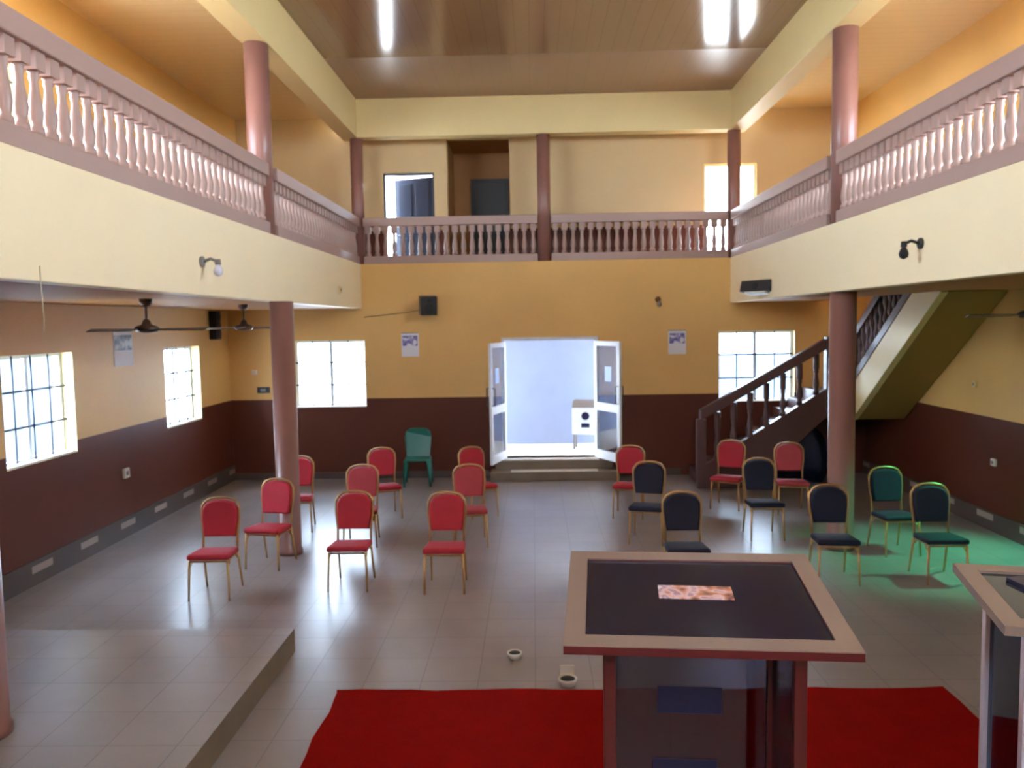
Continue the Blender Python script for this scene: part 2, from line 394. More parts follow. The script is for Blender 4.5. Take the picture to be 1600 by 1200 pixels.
# ------------------------------------------------------------------ windows
def window(name, axis, p, ua, ub, za, zb, cols, rows, inward, sill=True):
    """sliding aluminium window with burglar bars; p is the plane of the frame, inward = sign towards the room"""
    w, h = ub-ua, zb-za
    e = sempty(name, ((p,(ua+ub)/2,za) if axis == 'x' else ((ua+ub)/2,p,za)), R(-90)*inward if axis == 'x' else 0)
    # local x along the wall, local -y towards the room
    bm = B(); f = 0.045
    for a, b_, c, g in ((-w/2,-w/2+f,0,h),(w/2-f,w/2,0,h),(-w/2+f,w/2-f,0,f),(-w/2+f,w/2-f,h-f,h)): box(bm, a, b_, -0.03, 0.03, c, g)
    box(bm, -0.03, 0.03, -0.02, 0.02, f, h-f)
    obj('window_frame', bm, M['white'], e, 0.004)
    bm = B(); box(bm, -w/2+f, w/2-f, 0.004, 0.010, f, h-f); obj('window_pane', bm, M['glass'], e)
    for k in range(1, rows):
        bm = B(); z = h*k/rows; tube(bm, [(-w/2+.01,-0.06,z),(w/2-.01,-0.06,z)], 0.015, 6); obj('grille_bar', bm, M['bar'], e)
    for k in range(1, cols):
        bm = B(); x = -w/2 + w*k/cols; tube(bm, [(x,-0.072,0.01),(x,-0.072,h-.01)], 0.012, 6); obj('grille_bar', bm, M['bar'], e)
    if sill:
        bm = B(); box(bm, -w/2-0.0, w/2+0.0, -0.16, -0.031, 0.0, 0.022); obj('window_sill', bm, M['offwhite'], e, 0.004)
    return e
window('window_1', 'y', YF+0.15, -4.29, -3.00, 1.30, 2.50, 4, 3, 1)
window('window_2', 'y', YF+0.15, 3.27, 4.60, 1.30, 2.55, 4, 3, 1)
window('window_3', 'x', WL-0.17, 8.15, 9.45, 1.31, 2.50, 4, 3, -1)
window('window_4', 'x', WL-0.17, 11.84, 13.10, 1.27, 2.47, 4, 3, -1)
window('window_5', 'x', WL-0.17, 7.4, 8.8, 4.35, 5.95, 4, 3, -1)
window('window_6', 'x', WR+0.17, 7.4, 8.8, 4.35, 5.90, 4, 3, 1)

# ------------------------------------------------------------------ entrance: double door, steps, outside
d = sempty('door_1', (0.29, YF+0.10, 0.34))
bm = B()
for a, b_, c, e in ((-0.86,-0.80,0,2.16),(0.80,0.86,0,2.16),(-0.80,0.80,2.10,2.16)): box(bm, a, b_, -0.10, 0.05, c, e)
obj('door_frame', bm, M['white'], d, 0.004)
def leaf(sx, ang):
    bm = B(); W, Hh, f = 0.82, 2.08, 0.085
    def bx(a, b_, c, e): box(bm, min(sx*a, sx*b_), max(sx*a, sx*b_), -0.022, 0.022, c, e)
    bx(0, f, 0.01, Hh); bx(W-f, W, 0.01, Hh); bx(f, W-f, 0.01, 0.16); bx(f, W-f, Hh-f, Hh); bx(f, W-f, 0.86, 1.00)
    l = obj('door_leaf', bm, M['white'], d, 0.004)
    bm = B()
    for c, e in ((0.16,0.86),(1.00,Hh-f)): box(bm, min(sx*f, sx*(W-f)), max(sx*f, sx*(W-f)), -0.004, 0.004, c, e)
    obj('glass_pane', bm, M['glass'], l)
    x = sx*(W-0.045)
    for yy in (-1, 1):
        bm = B(); tube(bm, [(x,yy*0.022,1.02),(x,yy*0.075,1.02),(x,yy*0.075,1.32),(x,yy*0.022,1.32)], 0.011, 8); obj('door_handle', bm, M['bar'], l)
    l.location = (-sx*0.80, -0.11, 0); l.rotation_euler = (0,0,ang)
    return l
# hinged at the jambs, both swung into the hall
lL = leaf(1, R(-106)); lR = leaf(-1, R(117))
bpy.context.view_layer.update()
for l, sx, lab in ((lL, 1, 'white paper notice on the glass of the left entrance door leaf'), (lR, -1, 'white paper notice on the glass of the right entrance door leaf')):
    bm = B(); cx = sx*0.42; yy = -0.0075 if sx > 0 else -0.0075
    box(bm, cx-0.10, cx+0.10, yy-0.002, yy+0.002, 1.38, 1.64)
    o = obj('paper_notice', bm, M['paper']); o.matrix_world = l.matrix_world.copy(); tag(o, lab, 'notice', 'notices on the entrance doors')
# steps down from the threshold
bm = B()
box(bm, -0.78, 1.47, 13.98, YF, 0.0, 0.16); box(bm, -0.70, 1.38, 14.22, YF+0.0, 0.16, 0.32)
struct('entrance_steps', bm, M['riser'], bev=0.008)
bm = B(); box(bm, -0.42, 1.10, 13.99, 14.20, 0.16, 0.168)
tag(obj('step_tile', bm, M['offwhite'], None, 0.003), 'long pale tile strip on the lower step below the open entrance doors', 'tile')
bm = B(); box(bm, -0.56, 1.14, YF-0.17, YF+T, 0.32, 0.34); struct('trim_8', bm, M['offwhite'])
bm = B(); box(bm, -3.0, 2.9, YF+T, 17.0, 0.0, 0.34); struct('porch_floor', bm, M['outground'])
bm = B(); box(bm, -60, 60, -40, 60, -0.2, -0.13); struct('ground', bm, M['outground'])
bm = B(); box(bm, -2.6, 2.7, 16.1, 16.3, 0.34, 3.0); struct('wall_outside', bm, M['outwall'])
bm = B(); box(bm, 3.0, 12, 18.2, 18.4, -0.13, 2.0); struct('wall_compound', bm, M['fence'])

bm = B(); box(bm, -8.0, -7.8, 10.0, 15.6, -0.13, 5.6); box(bm, -7.8, -7.74, 13.15, 13.5, -0.13, 5.6, 1)
struct('wall_neighbour', bm, [M['neigh'], M['riser']])

# white box on a grey stand outside the door
t = thing('equipment_cart', 'white boxy cart with dark round marks standing on grey legs outside the open doorway', 'cart', (0.98, 15.45, 0.34), R(-12))
bm = B(); bbox(bm, -0.24, 0.20, -0.16, 0.16, 0.28, 0.80, 0.03); obj('body', bm, M['white'], t)
bm = B(); prism(bm, [(-0.16,0.80),(0.16,0.80),(0.24,0.92),(-0.02,0.92)], 'x', -0.24, 0.30); obj('cover', bm, M['grey'], t, 0.006)
bm = B(); lathe(bm, [(0.075,-0.006),(0.075,0.006),(0.045,0.008),(0.045,-0.004)], 20, (0.02,-0.166,0.64), axis='y'); obj('round_mark', bm, M['plaque'], t)
bm = B(); bbox(bm, -0.06, 0.10, -0.170, -0.160, 0.42, 0.50, 0.004); obj('bar_mark', bm, M['plaque'], t)
bm = B(); bbox(bm, 0.21, 0.36, -0.10, 0.0, 0.56, 0.68, 0.02); obj('orange_lamp', bm, M['orange'], t)
for sx in (-0.20, 0.30):
    for sy in (-0.13, 0.13):
        bm = B(); tube(bm, [(sx,sy,0.0),(sx,sy,0.30)], 0.018, 8); obj('leg', bm, M['grey'], t)
bm = B(); tube(bm, [(0.30,-0.13,0.30),(0.30,-0.13,0.86)], 0.014, 8); tube(bm, [(0.30,0.13,0.30),(0.30,0.13,0.86)], 0.014, 8); tube(bm,[(0.18,-0.13,0.30),(0.30,-0.13,0.30)],0.012,8)
obj('stand_frame', bm, M['grey'], t)

# ------------------------------------------------------------------ pillars
def pillar(label, x, y, z0, z1, r=0.15, base=True, group='round painted pillars'):
    bm = B()
    prof = [(r,0),(r,z1-z0)]
    if base: prof = [(r+0.014,0),(r+0.014,0.05),(r,0.07),(r,z1-z0)]
    lathe(bm, prof, 32)
    o = obj('pillar', bm, M['pillar']); o.location = (x,y,z0); tag(o, label, 'pillar', group); return o
PX = (XL-0.15, XR+0.15)
pillar('round brown pillar under the left gallery, among the red chairs', -2.995, YC, 0, ZFB, 0.138)
pillar('round brown pillar at the near left frame edge, standing on the low tiled platform', -3.52, 4.88, 0.2, ZFB)
pillar('round brown pillar under the right gallery in front of the staircase', PX[1]+0.015, YC, 0, ZFB)
pillar('upper pillar on the left gallery rail, halfway along the hall', PX[0], YC, ZFT, ZBB, 0.14, False)
pillar('upper pillar on the right gallery rail, halfway along the hall', PX[1], YC, ZFT, ZBB, 0.14, False)
pillar('upper pillar at the far left corner of the gallery rail', PX[0]+0.10, YF+0.14, ZFT, ZBB, 0.11, False)
pillar('upper pillar at the middle of the far gallery rail', 0.225, YF+0.14, ZFT, ZBB, 0.115, False)
pillar('upper pillar at the far right corner of the gallery rail, before the bright doorway', PX[1]-0.06, YF+0.14, ZFT, ZBB, 0.115, False)

# ------------------------------------------------------------------ gallery balustrades
def baluster_mesh(h):
    bm = B(); s = h/0.52
    box(bm, -0.05, 0.05, -0.05, 0.05, h-0.115*s, h)                       # square head
    prof = [(0.048,0.0),(0.048,0.05),(0.032,0.065),(0.040,0.10),(0.046,0.15),(0.040,0.21),(0.028,0.29),(0.025,0.34),(0.034,0.365),(0.028,0.385),(0.040,0.405)]
    lathe(bm, [(r, z*s) for r, z in prof], 10)
    bmesh.ops.recalc_face_normals(bm, faces=bm.faces[:])
    me = bpy.data.meshes.new('baluster'); bm.to_mesh(me); bm.free(); me.materials.append(M['rail']); return me
ZB0, ZB1 = ZFT+0.135, ZRT-0.155
BAL = baluster_mesh(ZB1-ZB0)
def balustrade(label, a, b):
    a, b = Vector(a), Vector(b); L = (b-a).length; ang = math.atan2(b.y-a.y, b.x-a.x)
    t = thing('balustrade', label, 'railing', (a.x, a.y, ZFT), ang, 'gallery balustrades')
    bm = B(); box(bm, 0, L, -0.075, 0.075, 0, 0.135); obj('base_rail', bm, M['rail'], t, 0.008)
    bm = B(); box(bm, 0, L, -0.085, 0.085, ZRT-0.155-ZFT, ZRT-ZFT); obj('hand_rail', bm, M['rail'], t, 0.012)
    n = max(1, round(L/0.154))
    for k in range(n):
        o = bpy.data.objects.new('baluster', BAL); COL.objects.link(o); o.parent = t; o.location = ((k+0.5)*L/n, 0, 0.135)
xl, xr, yf = XL-0.085, XR+0.085, YF+0.09
balustrade('nearer half of the left gallery balustrade, in front of the middle pillar', (xl, 3.4), (xl, YC-0.145))
balustrade('farther half of the left gallery balustrade, behind the middle pillar', (xl, YC+0.145), (xl, YF-0.005))
balustrade('nearer half of the right gallery balustrade, in front of the middle pillar', (xr, 3.4), (xr, YC-0.145))
balustrade('farther half of the right gallery balustrade, behind the middle pillar', (xr, YC+0.145), (xr, YF-0.005))
balustrade('left half of the far gallery balustrade, below the dark blue door', (XL+0.05, yf), (0.105, yf))
balustrade('right half of the far gallery balustrade, ending at the bright doorway', (0.345, yf), (XR-0.03, yf))

# ------------------------------------------------------------------ staircase under the right gallery
ZL = 1.55                      # landing height
X0, X1 = 2.75, 4.72            # first flight
Y0, Y1 = 13.2, YF-0.005        # its width
XS = 5.0                       # inner side of the second flight
st = thing('staircase', 'brown dog-leg staircase with heavy baluster rail climbing behind the right pillar to the gallery', 'staircase', (X0, Y0, 0))
def sobj(name, bm, m, bev=0.0):
    o = obj(name, bm, m, None, bev); o.data.transform(Matrix.Translation((-X0,-Y0,0))); o.parent = st; return o
nr = 9; rise = ZL/nr; go = (X1-X0)/(nr-1)
for k in range(nr-1):
    bm = B(); xa = X0+k*go; zt = (k+1)*rise
    box(bm, xa, xa+go+0.02, Y0+0.10, Y1, max(0, zt-rise-0.02), zt); sobj('step', bm, M['stairbrown'], 0.006)
def sl(x): return (x-X0)/go*rise + 0.24 - 0.10*(x-X0)/(X1-X0)          # slope line of the first flight
bm = B(); prism(bm, [(X0-0.02,0.0),(X0-0.02,sl(X0)+0.12),(X1,sl(X1)+0.09),(5.0,ZL+0.10),(5.0,ZL-0.42),(X1,ZL-0.42),(X0+0.75,0.0)], 'y', Y0, Y0+0.12)
sobj('stringer', bm, M['stairbrown'], 0.008)
bm = B(); prism(bm, [(X0+0.75,0.0),(X0+0.9,0.0),(X1,ZL-0.25),(X1,ZL-0.40)], 'y', Y0+0.12, Y1); sobj('soffit', bm, M['stairbrown'])
bm = B(); box(bm, X1, WR-0.02, Y0, Y1, ZL-0.36, ZL); box(bm, XS, WR-0.02, 12.85, Y0, ZL-0.36, ZL); sobj('landing', bm, M['stairbrown'], 0.006)
# second flight comes back towards the stage along the right wall
m2 = 0.70
def s2(y): return ZL + (12.85-y)*m2
n2 = 11; r2 = (ZG-ZL)/n2; g2 = r2/m2
for k in range(n2-1):
    bm = B(); ya = 12.85-k*g2; zt = ZL+(k+1)*r2
    box(bm, XS+0.10, WR-0.02, ya-g2-0.01, ya, zt-r2-0.12, zt); sobj('step', bm, M['stairbrown'], 0.006)
YT = 12.85-(n2)*g2
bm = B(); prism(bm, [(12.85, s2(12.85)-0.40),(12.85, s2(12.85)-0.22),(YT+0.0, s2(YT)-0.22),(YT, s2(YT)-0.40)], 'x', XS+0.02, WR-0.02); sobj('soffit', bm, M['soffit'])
bm = B(); prism(bm, [(12.85, s2(12.85)-0.405),(12.85, s2(12.85)+0.14),(YT, s2(YT)+0.14),(YT, s2(YT)-0.405)], 'x', XS, XS+0.10); sobj('stringer', bm, M['cream'], 0.006)
# handrails, newels and balusters
hr = 0.80
def hz(x): return sl(x) + 0.92 - 0.14*(x-X0)/(X1-X0)
bm = B(); prism(bm, [(X0-0.05, hz(X0)-0.05),(X0-0.05, hz(X0)+0.13),(X1, hz(X1)+0.13),(X1, hz(X1)-0.05)], 'y', Y0-0.01, Y0+0.13); sobj('hand_rail', bm, M['stairbrown'], 0.02)
bm = B(); bbox(bm, X0-0.10, X0+0.05, Y0-0.02, Y0+0.13, 0.0, hz(X0)-0.02, 0.015); sobj('newel_post', bm, M['stairbrown'])
bm = B(); bbox(bm, X1, X1+0.16, Y0-0.03, Y0+0.13, ZL-0.4, hz(X1)+0.16, 0.015); sobj('newel_post', bm, M['stairbrown'])
bm = B(); prism(bm, [(12.84, s2(12.84)+hr),(12.84, s2(12.84)+hr+0.17),(YT, s2(YT)+hr+0.17),(YT, s2(YT)+hr)], 'x', XS-0.02, XS+0.12); sobj('hand_rail', bm, M['stairbrown'], 0.02)
bm = B(); prism(bm, [(12.84, s2(12.84)+0.14),(12.84, s2(12.84)+0.30),(YT, s2(YT)+0.30),(YT, s2(YT)+0.14)], 'x', XS-0.01, XS+0.11); sobj('base_rail', bm, M['stairbrown'], 0.01)
bm = B(); bbox(bm, XS-0.03, XS+0.13, 12.80, 12.96, ZL-0.35, s2(12.85)+hr+0.22, 0.015); sobj('newel_post', bm, M['stairbrown'])
bm = B(); box(bm, X1+0.16, XS-0.03, Y0+0.0, Y0+0.12, ZL+hr-0.04, ZL+hr+0.16); sobj('landing_rail', bm, M['stairbrown'], 0.02)
def bal_bm(h):
    bm = B(); prof = [(0.05,0),(0.05,0.09),(0.034,0.11),(0.048,0.20),(0.052,0.27),(0.036,0.42),(0.03,0.52),(0.044,0.56),(0.034,0.60),(0.05,0.64),(0.05,1.0)]
    lathe(bm, [(r, z*h) for r, z in prof], 10); return bm
BM1 = None
for k in range(7):
    x = X0+0.24+k*0.265; z0 = sl(x)+0.09; z1 = hz(x)-0.04
    bm = bal_bm(z1-z0); bmesh.ops.translate(bm, verts=bm.verts[:], vec=(x, Y0+0.06, z0)); sobj('baluster', bm, M['stairbrown'])
for k in range(17):
    y = 12.66-k*0.15; z0 = s2(y)+0.28; z1 = s2(y)+hr+0.02
    bm = bal_bm(z1-z0); bmesh.ops.translate(bm, verts=bm.verts[:], vec=(XS+0.05, y, z0)); sobj('baluster', bm, M['stairbrown'])

# dark covered pile under the landing
bm = B()
bmesh.ops.create_icosphere(bm, subdivisions=4, radius=1.0)
for v in bm.verts:
    x, y, z = v.co
    k = 1 + 0.10*sin(5*x+2*z) + 0.07*sin(7*y-3*z+1) + 0.05*sin(11*x+9*y)
    s = 0.75
    f = lambda t: math.copysign(abs(t)**s, t)
    v.co = (f(x)*0.48*k, f(y)*0.40*k, max(-0.48, f(z)*0.48*k))
for f in bm.faces: f.smooth = True
o = obj('covered_bundle', bm, M['tarp']); o.location = (4.45, 13.75, 0.48); tag(o, 'dark blue covered bundle lying in the shade beneath the staircase', 'bundle')

# ------------------------------------------------------------------ banquet chairs (face -Y)
def back_outline(wd, z0, z1, n=9):
    """outline of a crown-shaped chair back in (x,z): straight sides, shoulders, domed top"""
    pts = [(-wd*0.90, z0)]
    pts += [(-wd, z0+(z1-z0)*0.45), (-wd, z1-0.115), (-wd*0.97, z1-0.085)]
    for k in range(n):
        a = pi - pi*k/(n-1)
        pts.append((wd*0.88*cos(a), z1-0.065+0.065*sin(a)))
    pts += [(wd*0.97, z1-0.085), (wd, z1-0.115), (wd, z0+(z1-z0)*0.45), (wd*0.90, z0)]
    return pts
TILT = 0.13
def yb(z): return 0.165 + (z-0.44)*TILT              # leaning line of the back
def make_chair(fabric):
    t = thing('banquet_chair', '', 'chair')
    bm = B(); bbox(bm, -0.215, 0.215, -0.215, 0.165, 0.405, 0.462, 0.026, 3)
    for v in bm.verts:
        if v.co.z > 0.45: v.co.z += 0.014*(1-(v.co.x/0.235)**2)*(1-((v.co.y+0.025)/0.22)**2)
        if v.co.y > 0: v.co.x *= 1-0.10*v.co.y/0.2
        v.co.z -= v.co.y*0.05
    for f in bm.faces: f.smooth = True
    obj('seat', bm, fabric, t)
    bm = B(); out = back_outline(0.185, 0.570, 0.945)
    A = [bm.verts.new((x, yb(z)-0.030, z)) for x, z in out]
    C = [bm.verts.new((x*0.90, yb(z)-0.045, 0.570+0.017+(z-0.570)*0.91)) for x, z in out]
    D = [bm.verts.new((x, yb(z)+0.015, z)) for x, z in out]
    bm.faces.new(C); bm.faces.new(D)
    n = len(out)
    for k in range(n):
        for P, Q in ((A, C), (D, A)): bm.faces.new((P[k], P[(k+1)%n], Q[(k+1)%n], Q[k])).smooth = True
    obj('backrest', bm, fabric, t)
    bm = B(); fr = [(x, yb(z), z) for x, z in back_outline(0.199, 0.570, 0.967)]
    fr = [(-0.180, yb(0.43), 0.43)] + fr + [(0.180, yb(0.43), 0.43)]
    tube(bm, fr, 0.013, 8, sq=1.0); obj('back_frame', bm, M['gold'], t)
    bm = B(); tube(bm, [(-0.185,-0.19,0.400),(0.185,-0.19,0.400),(0.175,0.155,0.392),(-0.175,0.155,0.392)], 0.012, 8, closed=True); obj('seat_frame', bm, M['gold'], t)
    for s in (-1, 1):
        bm = B(); tube(bm, [(s*0.190,-0.190,0.41),(s*0.200,-0.200,0.2),(s*0.205,-0.215,0.0)], [0.014,0.013,0.011], 8); obj('leg', bm, M['gold'], t)
        bm = B(); tube(bm, [(s*0.178,yb(0.43),0.43),(s*0.182,0.205,0.22),(s*0.188,0.255,0.0)], [0.014,0.013,0.011], 8); obj('leg', bm, M['gold'], t)
        for pts in ([(s*0.192,-0.198,0.335),(s*0.191,-0.13,0.365),(s*0.188,-0.10,0.40)], [(s*0.182,0.185,0.32),(s*0.183,0.12,0.36),(s*0.184,0.09,0.395)]):
            bm = B(); tube(bm, pts, 0.008, 6); obj('brace', bm, M['gold'], t)
    return t
CH = [ # colour, x, y, yaw (deg), label
 ('red', -3.32, 8.15, 2, 'red banquet chair standing alone at the front left, nearest the left wall'),
 ('red', -3.08, 9.17, -10, 'dark red banquet chair just in front of the brown left pillar'),
 ('red', -3.23, 10.8, 8, 'red banquet chair half hidden behind the brown left pillar'),
 ('red', -2.17, 11.5, 20, 'red banquet chair farthest back on the left, third row, right of the pillar'),
 ('red', -1.96, 8.4, 0, 'red banquet chair in the front row with another red chair right behind it'),
 ('pink', -2.2, 10.05, 5, 'paler red banquet chair directly behind the front-row chair right of the pillar'),
 ('red', -0.82, 11.5, 30, 'red banquet chair beside the left leaf of the entrance door, turned to the aisle'),
 ('pink', -0.82, 10.0, 6, 'lighter red banquet chair behind the front chair next to the centre aisle'),
 ('red', -0.945, 8.3, 0, 'red banquet chair in the front row beside the centre aisle'),
 ('red', 1.33, 11.4, -12, 'red banquet chair just right of the entrance, behind a navy chair'),
 ('red', 2.83, 11.85, -26, 'bright red banquet chair in front of the foot of the staircase'),
 ('pink', 3.64, 11.5, -8, 'faded red banquet chair between the staircase foot and the right pillar'),
 ('navy', 1.4, 10.05, -14, 'navy banquet chair right of the centre aisle, in front of a red chair'),
 ('navy', 1.53, 8.2, 0, 'navy banquet chair partly hidden by the far edge of the near lectern'),
 ('navy', 2.88, 10.2, 0, 'navy banquet chair between the two red chairs of the right back row'),
 ('navy', 3.13, 8.47, -4, 'navy banquet chair in front of the right pillar'),
 ('navy', 4.2, 9.48, 5, 'navy banquet chair in the green light, farther back right of the pillar'),
 ('navy', 4.22, 8.47, 0, 'navy banquet chair at the front right, nearest the right wall'),
]
proto = {}
for c, x, y, a, lab in CH:
    if c not in proto:
        t = make_chair(M[c]); proto[c] = t; t.location = (x, y, 0); t.rotation_euler = (0,0,R(a)); t['label'] = lab
    else: t = dup(proto[c], (x, y, 0), R(a), lab)
    t['group'] = 'navy banquet chairs on the right' if c == 'navy' else 'red banquet chairs in the hall'

# green plastic chair by the far wall
t = thing('plastic_chair', 'green plastic chair against the brown far wall, left of the entrance', 'chair', (-2.02, 13.82, 0), R(4))
bm = B(); bbox(bm, -0.22, 0.22, -0.23, 0.20, 0.43, 0.465, 0.015); obj('seat', bm, M['green'], t)
bm = B()
prism(bm, [(-0.20,0.44),(0.20,0.44),(0.235,0.80),(0.21,0.90),(0.12,0.945),(-0.12,0.945),(-0.21,0.90),(-0.235,0.80)], 'y', 0.17, 0.20)
for v in bm.verts: v.co.y += (v.co.z-0.44)*0.22 - 0.10*(v.co.x/0.23)**2*0.6
for f in bm.faces: f.smooth = False
obj('backrest', bm, M['green'], t, 0.006)
for sx in (-1, 1):
    for sy, yy in ((-1,-0.20),(1,0.17)):
        bm = B(); tube(bm, [(sx*0.195,yy,0.44),(sx*0.225,yy+sy*0.05,0.0)], [0.036,0.022], 6); obj('leg', bm, M['green'], t)

# ------------------------------------------------------------------ lecterns on the stage
def lectern(label, corner, yaw, W, D, zn, zf, topm, edge, postm, glassm, bx0, bx1, by0, by1, plaques):
    """corner: near-left corner of the top; body from bx0..bx1, by0..by1 in the lectern's own frame"""
    t = thing('lectern', label, 'lectern', (corner[0], corner[1], 0.80), yaw)
    zn -= 0.80; zf -= 0.80; k = (zf-zn)/D; f = 0.056; th = 0.022
    def slab(bm, x0, x1, y0, y1, lo, hi, mi=0):
        v = [bm.verts.new((x,y,zn+k*y+h)) for h in (lo,hi) for x,y in ((x0,y0),(x1,y0),(x1,y1),(x0,y1))]
        for idx in ((3,2,1,0),(4,5,6,7),(0,1,5,4),(1,2,6,5),(2,3,7,6),(3,0,4,7)):
            bm.faces.new([v[i] for i in idx]).material_index = mi
    bm = B()
    for a, b_, c, e in ((0,W,0,f),(0,W,D-f,D),(0,f,f,D-f),(W-f,W,f,D-f)): slab(bm, a, b_, c, e, -0.004, 0.0)
    tp = obj('top_frame', bm, topm, t)
    bm = B()
    for a, b_, c, e in ((0,W,0,f),(0,W,D-f,D),(0,f,f,D-f),(W-f,W,f,D-f)): slab(bm, a, b_, c, e, -th-0.004, -0.004)
    obj('edge_band', bm, edge, t)
    bm = B(); slab(bm, f, W-f, f, D-f, -0.016, -0.008); obj('top_glass', bm, M['lect_dark'], t)
    for x in (bx0, bx1):
        for y in (by0, by1):
            bm = B(); bbox(bm, x-0.017, x+0.017, y-0.017, y+0.017, 0.04, zn+k*y-th-0.006, 0.004); obj('post', bm, postm, t)
    bm = B(); bbox(bm, bx0-0.06, bx1+0.06, by0-0.05, by1+0.05, 0.0, 0.04, 0.008); obj('base', bm, edge, t)
    z1 = zn+k*by0-th-0.02
    bm = B(); box(bm, bx0+0.017, bx1-0.017, by1-0.003, by1+0.003, 0.04, z1); fp = obj('front_panel', bm, glassm, t)
    for x in (bx0, bx1):
        bm = B(); box(bm, x-0.003, x+0.003, by0+0.017, by1-0.017, 0.04, z1); obj('side_panel', bm, glassm, t)
    for (px, pz, pw, ph) in plaques:
        bm = B(); bbox(bm, px-pw/2, px+pw/2, by1-0.008, by1-0.004, pz-ph/2, pz+ph/2, 0.0015, 1); obj('plaque', bm, M['plaque'], fp)
    return t, zn, k
L1 = lectern('lectern with cream frame, dark glass top and red posts, standing on the stage edge', (0.067, 2.055), R(-4.6), 0.755, 0.60, 1.915, 1.992,
        M['lect_top'], M['lect_red'], M['lect_post'], M['tint'], 0.120, 0.625, 0.12, 0.46, [(0.372, 0.762, 0.20, 0.088), (0.358, 0.51, 0.20, 0.12)])
L2 = lectern('lectern with white posts and teal glass sides, cut off by the right frame edge', (1.229, 2.112), R(-12), 0.70, 0.47, 1.935, 1.965,
        M['lect_top'], M['lect_top'], M['lect_white'], M['teal'], 0.095, 0.60, 0.10, 0.42, [])
def on_lectern(Lx, name, lab, cat, x, y, w, h, rz, m, th=0.004, inset=-0.0078):
    t, zn, k = Lx
    bm = B(); bbox(bm, -w/2, w/2, -h/2, h/2, 0, th, 0.0015, 1)
    o = obj(name, bm, m); a = t.rotation_euler.z
    Mx = Matrix.Translation(t.location) @ Matrix.Rotation(a, 4, 'Z') @ Matrix.Translation((x, y, zn+k*y+inset)) @ Matrix.Rotation(math.atan(k), 4, 'X') @ Matrix.Rotation(rz, 4, 'Z')
    o.matrix_world = Mx; tag(o, lab, cat); return o
on_lectern(L1, 'leaflet', 'small printed picture leaflet lying on the dark glass of the near lectern', 'leaflet', 0.375, 0.325, 0.215, 0.085, R(-1), M['print_leaf'])
on_lectern(L2, 'booklet', 'dark blue booklet lying on the glass top of the lectern at the right edge', 'booklet', 0.215, 0.29, 0.13, 0.20, R(24), M['plaque'], 0.012)

# carpet and two small lamps on the floor
bm = B(); nx = 40
for i in range(nx):
    pass
poly = [(-1.50+0.012*sin(k*1.7), 3.36+k*(5.90-3.36)/14) for k in range(15)] + [(-1.52+k*4.52/24, 5.895+0.012*sin(k*1.1)+0.006*sin(k*2.7)) for k in range(25)] + [(3.0+0.006*sin(k*2.0), 5.88-k*(5.88-3.36)/12) for k in range(13)]
prism(bm, poly, 'z', 0.0, 0.014)
tag(obj('carpet', bm, M['carpet']), 'bright red carpet on the floor in front of the stage', 'carpet')
FLM = None
for x, y, s, lab in ((-0.19, 6.50, 0.85, 'small white round floor lamp in the aisle beyond the red carpet'), (0.225, 5.99, 1.0, 'small white round floor lamp at the edge of the red carpet by the lectern')):
    t = thing('floor_lamp', lab, 'lamp', (x, y, 0), 0, 'small floor lamps'); t.scale = (s,s,s)
    bm = B(); lathe(bm, [(0.052,0),(0.058,0.012),(0.070,0.03),(0.074,0.055),(0.068,0.060),(0.055,0.050)], 24); hs = obj('housing', bm, M['offwhite'], t)
    bm = B(); lathe(bm, [(0.056,0.0505),(0.050,0.054),(0.01,0.056)], 24); obj('lens', bm, M['cone'], hs)
    if s == 1.0: bm = B(); bbox(bm, -0.055, 0.055, 0.072, 0.088, 0.0, 0.12, 0.006); obj('back_plate', bm, M['offwhite'], t)

# ------------------------------------------------------------------ fittings on the walls
def speaker_box(label, loc, rz, w, d, h, cones, name='loudspeaker', tilt=0.0, group='loudspeakers on the walls'):
    t = thing(name, label, 'speaker', loc, rz, group); t.rotation_euler = (tilt, 0, rz)
    bm = B(); bbox(bm, -w/2, w/2, -d, 0, 0, h, 0.012); cb = obj('cabinet', bm, M['black'], t)
    for cz, r in cones:
        bm = B(); lathe(bm, [(r,0.0),(r,-0.012),(r*0.86,-0.014),(r*0.35,-0.002),(r*0.2,-0.008),(0.004,-0.010)], 20, (0,-d-0.0005,cz), axis='y'); obj('driver', bm, M['cone'], cb)
    return t
t = speaker_box('black box loudspeaker bracketed high on the far wall, left of the entrance', (-1.86, YF-0.14, 2.93), R(18), 0.29, 0.20, 0.33, [(0.12,0.09),(0.26,0.04)], tilt=R(6))
bm = B(); tube(bm, [(0,0.0,0.17),(-0.03,0.155,0.17)], 0.02, 8); bbox(bm, -0.05, 0.05, 0.0, 0.02, 0.1, 0.24, 0.004); obj('bracket', bm, M['grey'], t)
t = speaker_box('tall black three-driver loudspeaker on the left wall beyond the second window', (WL+0.0005, 13.65, 2.56), R(90), 0.20, 0.13, 0.48, [(0.09,0.07),(0.24,0.07),(0.39,0.07)])
bm = B(); bbox(bm, -0.04, 0.04, -0.005, 0.02, 0.18, 0.30, 0.003); obj('bracket', bm, M['grey'], t)
t = speaker_box('long black loudspeaker slung tilted on the right gallery fascia', (XR-0.06, 12.25, 3.13), R(-58), 0.58, 0.16, 0.17, [(0.075,0.055)], tilt=R(-14))
bm = B(); tube(bm, [(0,0.0,0.075),(0,0.09,0.075)], 0.018, 8); bbox(bm, -0.2, 0.2, -0.15, -0.02, -0.03, -0.001, 0.006); obj('bracket', bm, M['offwhite'], t)

